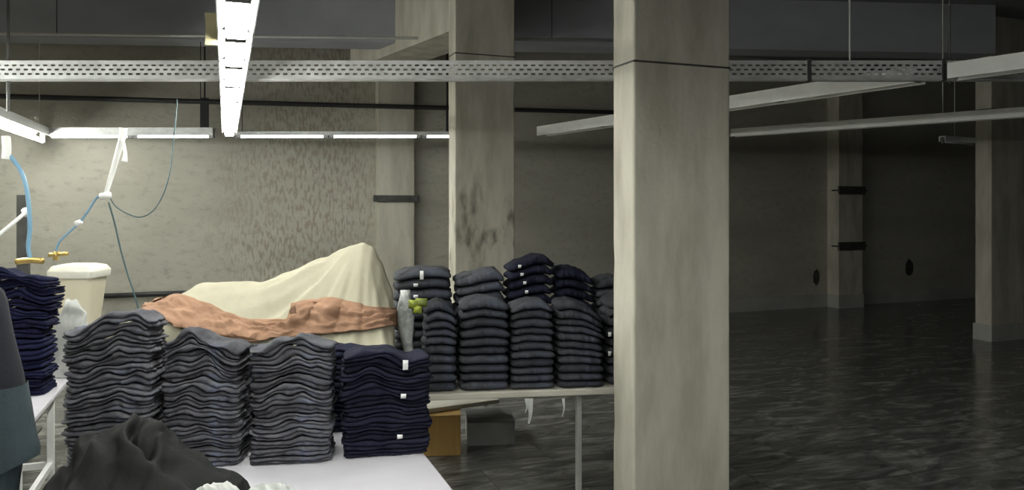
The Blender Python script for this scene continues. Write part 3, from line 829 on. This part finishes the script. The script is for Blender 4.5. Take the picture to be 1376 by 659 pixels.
# ------------------------------------------------------------------ black garment on the table
def heap(name, prof, Zc, depth_f, depth_b, base, mtl, seed, amp, label, cat, nu=80, nv=50, fr=7.0, warp=.03, folds=()):
    """a crumpled cloth; prof lists pixel columns and the top of the heap seen there"""
    x0, x1 = (prof[0][0]-PX0)/FOC*Zc, (prof[-1][0]-PX0)/FOC*Zc
    by0 = HY+(H-base)/(Zc-depth_f*.8)*FOC
    segs = []
    for pts, am, wd in folds:
        q_ = []
        for px, py in pts:
            fr_ = min(1, max(0, (by0-py)/max(1, by0-interp(prof, px)))); q_.append((px, -math.sqrt(max(0, 1-fr_**1.6))*60))
        segs.append((q_, am, wd))
    def fold_h(px, s):
        h = 0; y = s*60
        for q_, am, wd in segs:
            best = 1e9
            for (ax_, ay_), (bx_, by_) in zip(q_, q_[1:]):
                dx, dy = bx_-ax_, by_-ay_; L2 = dx*dx+dy*dy+1e-9
                t = min(1, max(0, ((px-ax_)*dx+(y-ay_)*dy)/L2))
                best = min(best, math.hypot(px-ax_-dx*t, y-ay_-dy*t))
            h += am*math.exp(-(best/wd)**2)
        return h
    def f(u, v):
        X = lerp(x0, x1, u); px = PX0+X/Zc*FOC
        hr = max(.0, H+(HY-interp(prof, px))/FOC*Zc - base)
        s = v*2-1
        Z = Zc + (depth_f*s if s < 0 else depth_b*s)
        q = math.sqrt(max(0, 1-abs(s)**2.2))
        ends = math.sin(PI*min(1,max(0,u)))**.35
        r1 = noise.noise(Vector((X*fr+s*1.2, Z*fr*.55, seed)))
        r2 = noise.noise(Vector((X*fr*2.1-s, Z*fr*1.3, seed+4)))
        crease = 1-abs(r1)*2.0
        h = hr*q*(1 + .0*r1) + amp*q*ends*(-(abs(r1)-.2)*2.0 + .55*r2)
        h += fold_h(px, s)*min(1, q*2)
        h = max(.004+.004*(1+r2), h)
        edge = 1-q
        X += warp*noise.noise(Vector((Z*9, h*11, seed+7)))*(.4+q) ; Z += warp*.8*noise.noise(Vector((X*9, h*13, seed+8)))*(.3+q)
        if v in (0.0, 1.0) or u in (0.0, 1.0): h = .003
        return XZ(X, Z, base+h)
    m = MB(); m.grid(f, nu, nv)
    return tag(obj(name, m, mtl, origin=XZ((x0+x1)/2, Zc, base), flat=False, subsurf=1), label, cat)
heap('crumpled_garment', [(100,655),(110,630),(116,596),(130,588),(155,575),(180,566),(196,567),(214,577),(232,592),(250,606),(270,618),(300,636),(322,652)], 2.93, .30, .13, TF+.002, M['black_cloth'], 12, .030,
     'crumpled black garment lying on the white table before the grey stacks', 'garment', fr=6.0, nu=130, nv=90, warp=.02, folds=(
      ([(187,568),(204,588),(220,602)], -.075, 5), ([(176,566),(192,588),(212,612),(240,622)], .030, 7), ([(214,578),(232,598),(236,612)], .028, 8),
      ([(117,592),(134,612),(160,627),(200,632),(250,640),(300,655)], .045, 8), ([(122,606),(140,626),(172,642),(230,652)], -.07, 8),
      ([(168,574),(150,596),(160,618)], .022, 8), ([(150,590),(140,606)], -.02, 6), ([(185,596),(178,612),(190,622)], -.035, 8), ([(226,612),(262,634),(300,650)], -.045, 8),
      ([(236,600),(272,622),(318,652)], .03, 9), ([(112,636),(118,655)], .03, 8), ([(128,632),(132,656)], -.05, 6), ([(146,640),(150,658)], .03, 7)))
for i, (prof, Zc, lab) in enumerate((
    ([(258,663),(266,657),(278,652),(292,651),(305,651),(318,655),(326,663)], 2.56, 'crumpled white paper on the table touching the black garment tail'),
    ([(330,661),(342,655),(356,652),(372,651),(385,654),(396,661)], 2.80, 'crumpled white paper lying alone on the table front'))):
    heap('crumpled_paper', prof, Zc, .04, .04, TF+.002, M['paper'], 31+i*5, .022, lab, 'paper', nu=64, nv=36, fr=20, warp=.012)
heap('plastic_wrap', [(76,447),(80,420),(88,404),(98,404),(106,414),(114,424),(120,446)], 5.28, .07, .07, TLZ, M['paper'], 71, .03, 'white crumpled plastic between the navy pile and the cream bin', 'plastic wrap', nu=50, nv=34, fr=18, warp=.025)

# ------------------------------------------------------------------ clear bag with lime label
bp = rt(.035, .07, TR+.001)
mb = MB()
rings = []
for k in range(16):
    f = k/15; z = TR+.002+f*.66
    rx = .050*(1-.12*f)+.012*math.sin(f*11); ry = .05*(1-.4*f)
    cx = rt(.130-.010*f+.012*math.sin(f*6), .09)
    rings.append([Vector((cx.x, cx.y, z)) + dr*rx*math.cos(a)*(1+.4*noise.noise(Vector((math.cos(a)*2, math.sin(a)*2, f*9)))) + nr*ry*math.sin(a) for a in [2*PI*j/18 for j in range(18)]])
mb.loft(rings)
bag = thing('film_bag', bp, 'crumpled clear film bag with a lime label beside the canvas', 'bag')
obj('bag_body', mb, M['film'], bag, bp, flat=False)
for i, (px, py, w) in enumerate(((556,409,14),(566,407,16),(561,416,12))):
    m = MB(); base = P(px, py, 4.80)
    def lq(u, v): return base + R*((u-.5)*w/FOC*4.8) + UP*((.5-v)*.055) + F*(-.02*math.sin(PI*u)*math.sin(PI*v)+.012*noise.noise(Vector((u*4,v*4,i))))
    m.grid(lq, 6, 6); l_ = obj('label_strip', m, M['lime'], bag, bp, solid=.003, flat=False); l_['label'] = 'lime yellow label'

# ------------------------------------------------------------------ cartons and board below the long table
def carton(name, c, ax_, w, d, h, z0, mtl, lid, label, flaps=True):
    ay_ = Vector((-ax_.y, ax_.x, 0)); t = thing(name, Vector((c.x,c.y,z0)), label, 'box')
    q = lambda x, y, z: c*1.0 + ax_*x + ay_*y + UP*(z-c.z)
    m = MB(); m.hexa([q(0,0,z0),q(w,0,z0),q(w,d,z0),q(0,d,z0),q(0,0,z0+h),q(w,0,z0+h),q(w,d,z0+h),q(0,d,z0+h)])
    obj('box_body', m, M[mtl], t, t.location, bevel=.004)
    for y0, y1 in ((-.002, d*.5-.003), (d*.5+.003, d+.002)):
        m = MB(); m.hexa([q(-.002,y0,z0+h),q(w+.002,y0,z0+h),q(w+.002,y1,z0+h),q(-.002,y1,z0+h),q(-.002,y0,z0+h+.006),q(w+.002,y0,z0+h+.006),q(w+.002,y1,z0+h+.006),q(-.002,y1,z0+h+.006)])
        obj('flap', m, M[lid], t, t.location)
cb0 = G(560, 614.5, 0); cb1 = G(619, 612.5, 0); axb = (cb1-cb0); axb.z = 0; wb = axb.length; axb.normalize()
carton('cardboard_box', cb0, axb, wb, .34, .315, 0, 'cardboard', 'cardboard', 'tan cardboard box on the floor below the long table')
gb0 = G(628, 600, 0); gb1 = G(692, 598, 0); axg = (gb1-gb0); axg.z = 0; wg = axg.length; axg.normalize()
carton('grey_box', gb0, axg, wg, .42, .19, 0, 'grey_carton', 'carton_lid', 'low grey box with dark lid next to the cardboard box')
# white board lying on the cardboard box
mb = MB()
q0 = P(560, 558, 5.95); q1 = P(690, 545.5, 6.35)
d_ = (q1-q0); d_.z = 0; d_.normalize(); n_ = Vector((-d_.y, d_.x, 0))
zz = .325
pa = Vector((cb0.x, cb0.y, 0)) + n_*.03 - d_*.05
e_ = [pa, pa+d_*.80, pa+d_*.80+n_*.30, pa+n_*.30]
mb.hexa([(p.x,p.y,zz) for p in e_]+[(p.x,p.y,zz+.035) for p in e_])
tag(obj('white_board', mb, M['cream_board'], origin=pa, bevel=.004), 'pale board lying flat on the cardboard box', 'board')
# torn paper hanging from the table edge
for i, (px, y0, y1, w) in enumerate(((712,536,570,9), (707,536,556,4), (757,536,560,4))):
    m = MB(); Zp = (G(px, 530, TR)-Vector((0,0,0))).dot(F)-.012
    def sp(u, v): 
        ww = w*(1-.75*v)
        return P(px+(u-.5)*ww+2*math.sin(v*4)*v, lerp(y0,y1,v), Zp-.006*math.sin(v*5))
    m.grid(sp, 4, 9)
    tag(obj('hanging_paper_strip', m, M['paper'], origin=P(px,y0,Zp), solid=.002), ('longest torn white strip hanging under the long table edge','short torn white strip beside the longest strip','faint short strip hanging near the table leg')[i], 'paper strip', )

# ------------------------------------------------------------------ cream bin, hoses, post
c0 = P(107, 400, 6.2)
bx, by = c0.x, c0.y
bin_ = thing('laundry_bin', (bx,by,TLZ), 'cream tapered plastic bin with white lid behind the navy pile', 'bin')
def rrect(w, d, r, z, n=4):
    pts = []
    for cx, cy, a0 in ((w-r,-d+r,-90),(w-r,d-r,0),(-w+r,d-r,90),(-w+r,-d+r,180)):
        for k in range(n+1):
            a = math.radians(a0+90*k/n); v = R*(cx+r*math.cos(a)) + F*(cy+r*math.sin(a)); pts.append(Vector((bx+v.x, by+v.y, z)))
    return pts
zt = H+(HY-360)/FOC*6.2
mb = MB(); mb.loft([rrect(.10,.09,.03,TLZ+.001), rrect(.165,.14,.04,zt-.07), rrect(.17,.145,.04,zt-.02)])
obj('bin_body', mb, M['bin_plastic'], bin_, bin_.location, flat=False, bevel=.005)
mb = MB(); mb.loft([rrect(.185,.16,.045,zt-.075), rrect(.19,.165,.045,zt-.02), rrect(.165,.14,.04,zt+.02), rrect(.10,.09,.03,zt+.035)])
obj('lid', mb, M['white_plastic'], bin_, bin_.location, flat=False, bevel=.006)

mb = MB(); pz = P(31.5, 262, 6.6)
mb.box(pz.x-.045, pz.x+.045, pz.y-.04, pz.y+.04, 0, pz.z)
post = thing('steel_post', (pz.x,pz.y,0), 'dark grey upright post behind the blue hose', 'post')
obj('post_bar', mb, M['dark_steel'], post, post.location, bevel=.006)
mb = MB(); mb.box(pz.x-.12, pz.x+.12, pz.y-.12, pz.y+.12, 0, .012); obj('foot_plate', mb, M['dark_steel'], post, post.location)
mb = MB(); mb.tube([P(35,285,6.5), P(20,298,6.4), P(-8,321,6.3)], .016, 8, 4); mb.tube([P(33,282,6.52), P(37,289,6.5)], .03, 8, 1)
obj('white_arm', mb, M['white_metal'], post, post.location, flat=False)

def hose(name, pts, r, mtl, label, cat, parts=()):
    t = thing(name, pts[-1], label, cat)
    mb = MB(); mb.tube(pts, r, 8, 8); obj('hose_tube', mb, M[mtl], t, t.location, flat=False)
    for nm, pp_, rr, mm in parts:
        m = MB(); m.tube(pp_, rr, 8, 4); obj(nm, m, M[mm], t, t.location, flat=False)
    return t
ZP = 5.35
hose('hanging_air_hose', [P(8,186,ZP), P(9,205,ZP), P(16,213,ZP), P(27,228,ZP), P(35,250,ZP), P(39,280,ZP), P(40,310,ZP), P(38,332,ZP), P(41,350,ZP)], .015, 'blue_hose',
     'thick blue air hose hanging down to the navy pile', 'hose',
     (('white_sleeve', [P(8,183,ZP-.01), P(9,200,ZP-.01), P(8,214,ZP-.01)], .028, 'white_metal'),
      ('brass_fitting', [P(22,352,ZP), P(40,350,ZP), P(58,351,ZP)], .022, 'brass')))
ZH = 6.0
t = hose('hanging_air_hose', [P(141,262,ZH), P(130,266,ZH), P(119,283,ZH), P(106,300,ZH), P(92,313,ZH), P(80,325,ZH), P(75,338,ZH)], .009, 'blue_hose',
     'thin blue hose hanging from the white rod to a brass valve', 'hose',
     (('white_clip', [P(102,301,ZH-.01), P(109,298,ZH-.01)], .022, 'white_metal'),
      ('brass_valve', [P(66,343,ZH), P(78,342,ZH), P(91,341,ZH)], .018, 'brass'),
      ('valve_stem', [P(76,338,ZH), P(75,350,ZH)], .022, 'brass')))
pz_ = P(165,184,ZH)
rod = thing('hanging_white_rod', pz_, 'white rod hanging at a slant from the back lights', 'rod')
mb = MB(); mb.tube([P(166,172,ZH), P(163,190,ZH), P(142,262,ZH)], .022, 8, 5, radii=[.03,.026,.018]); obj('rod_bar', mb, M['white_metal'], rod, pz_, flat=False)
mb = MB(); mb.tube([P(164,186,ZH-.04), P(168,205,ZH-.04), P(167,217,ZH-.04)], .014, 8, 5, radii=[.014,.014,.024]); obj('pull_cord', mb, M['white_metal'], rod, pz_, flat=False)
mb = MB(); mb.tube([P(135,264,ZH-.03), P(148,262,ZH-.03)], .026, 8, 1); obj('white_clip', mb, M['white_metal'], rod, pz_, flat=False)
hose('hanging_cable', [P(147,264,ZH+.05), P(155,277,ZH+.05), P(170,287,ZH+.06), P(188,292,ZH+.08), P(205,284,ZH+.1), P(219,262,ZH+.12), P(228,232,ZH+.14), P(232,200,ZH+.16), P(237,150,ZH+.2), P(238,133,ZH+.2)], .005, 'teal_hose',
     'thin dark cable looping from the white rod back up towards the black pipe', 'cable')
hose('hanging_cable', [P(146,272,ZH+.01), P(154,300,ZH+.05), P(162,335,ZH+.05), P(172,370,ZH+.05), P(180,394,ZH+.04), P(190,430,ZH+.04)], .007, 'teal_hose',
     'thin dark cable hanging straight from the white rod behind the tan cloth', 'cable')

# ------------------------------------------------------------------ coat on a stand at the edge
ZCO = 2.70
cX = -1.965
ct = XZ(cX, ZCO)
stand = thing('coat_stand', ct, 'slim upright stand inside the hanging coat', 'coat stand')
mb = MB(); mb.tube([(ct.x,ct.y,.02), (ct.x,ct.y,1.70)], .014, 8, 1); obj('stand_pole', mb, M['dark_steel'], stand, ct, flat=False)
mb = MB(); mb.loft([[Vector((ct.x+r*math.cos(2*PI*k/24), ct.y+r*math.sin(2*PI*k/24), z)) for k in range(24)] for r, z in ((.16,0),(.16,.015),(.05,.03))]); obj('stand_base', mb, M['dark_steel'], stand, ct)
coat = thing('hanging_coat', Vector((ct.x,ct.y,.9)), 'dark navy coat with slate teal skirt hanging at the photo edge', 'coat')
def coat_ring(py, px_edge, seed, n=40, dep=.55, fold=.06, hole=0):
    z = H+(HY-py)/FOC*ZCO; hw = (px_edge-PX0)/FOC*ZCO - cX
    pts = []
    for k in range(n):
        a = 2*PI*k/n
        rr = 1+fold*math.sin(a*7+seed+py*.004)+fold*.6*noise.noise(Vector((math.cos(a)*2, math.sin(a)*2, py*.01)))
        if abs(math.cos(a)) > .93: rr = 1+fold*.2*noise.noise(Vector((py*.03,seed,0)))
        pts.append(XZ(cX+hw*math.cos(a)*rr, ZCO+hw*dep*math.sin(a)*rr, z))
    return pts
up = [(372,-36),(382,-8),(392,2),(405,7),(425,10),(455,16),(480,22),(505,28),(528,31),(545,27)]
mb = MB(); mb.loft([coat_ring(y, x, 0, fold=.03) for y, x in up][::-1], cap=False); obj('coat_body', mb, M['coat_navy'], coat, coat.location, flat=False)
lo = [(518,30),(532,32),(550,35.5),(570,39),(590,43),(604,47),(612,46)]
mb = MB(); rs = [coat_ring(y, x, 1, fold=.05, dep=.62) for y, x in lo]
for g in rs:                                   # the hem runs lower towards the stand
    pass
for i, g in enumerate(rs):
    f = i/(len(rs)-1)
    for k, p in enumerate(g):
        X = p.dot(R)
        g[k] = p - UP*(.10*f*f*max(0, min(1, ((-1.69)-X)/.2)))
mb.loft(rs[::-1], cap=False); sk = obj('coat_skirt', mb, M['coat_teal'], coat, coat.location, flat=False); sk['label'] = 'slate teal skirt'
in_ = [(600,26),(625,24),(650,20),(690,16),(730,14)]
mb = MB(); mb.loft([coat_ring(y, x, 2, fold=.06, dep=.5) for y, x in in_][::-1], cap=False); ln = obj('coat_lining', mb, M['coat_teal'], coat, coat.location, flat=False)

# repeats share a group
for o_ in bpy.data.objects:
    if o_.parent is None and 'group' not in o_ and 'category' in o_:
        n_ = o_.name.split('.')[0]
        g_ = {'hanging_air_hose': 'blue air hoses', 'hanging_cable': 'thin dark cables', 'hanging_paper_strip': 'torn strips under the long table',
              'crumpled_paper': 'crumpled papers on the white table', 'pillar_clamp_mount': 'steel clamps on the half pillars', 'wall_patch': 'dark patches on the back wall'}.get(n_)
        if n_ == 'hanging_light_row': g_ = 'lit light rows' if o_['label'].startswith(('bright','lit','double')) else 'unlit light rows'
        if g_: o_['group'] = g_

# ------------------------------------------------------------------ camera, world, view
cam = bpy.data.cameras.new('camera'); co = bpy.data.objects.new('camera', cam); C.objects.link(co)
co.location = (0,0,H); co.rotation_euler = (PI/2, 0, -YAW)
cam.sensor_width = 36; cam.lens = 36*FOC/1376; cam.sensor_fit = 'HORIZONTAL'
cam.shift_y = -(659/2-HY)/1376
cam.clip_start = .05
bpy.context.scene.camera = co
w = bpy.data.worlds.new('world'); bpy.context.scene.world = w; w.use_nodes = True
w.node_tree.nodes['Background'].inputs[0].default_value = (.02,.02,.022,1); w.node_tree.nodes['Background'].inputs[1].default_value = .3
vs = bpy.context.scene.view_settings
vs.view_transform = 'Standard'; vs.look = 'None'; vs.gamma = 1; vs.exposure = 0.22; vs.use_curve_mapping = False
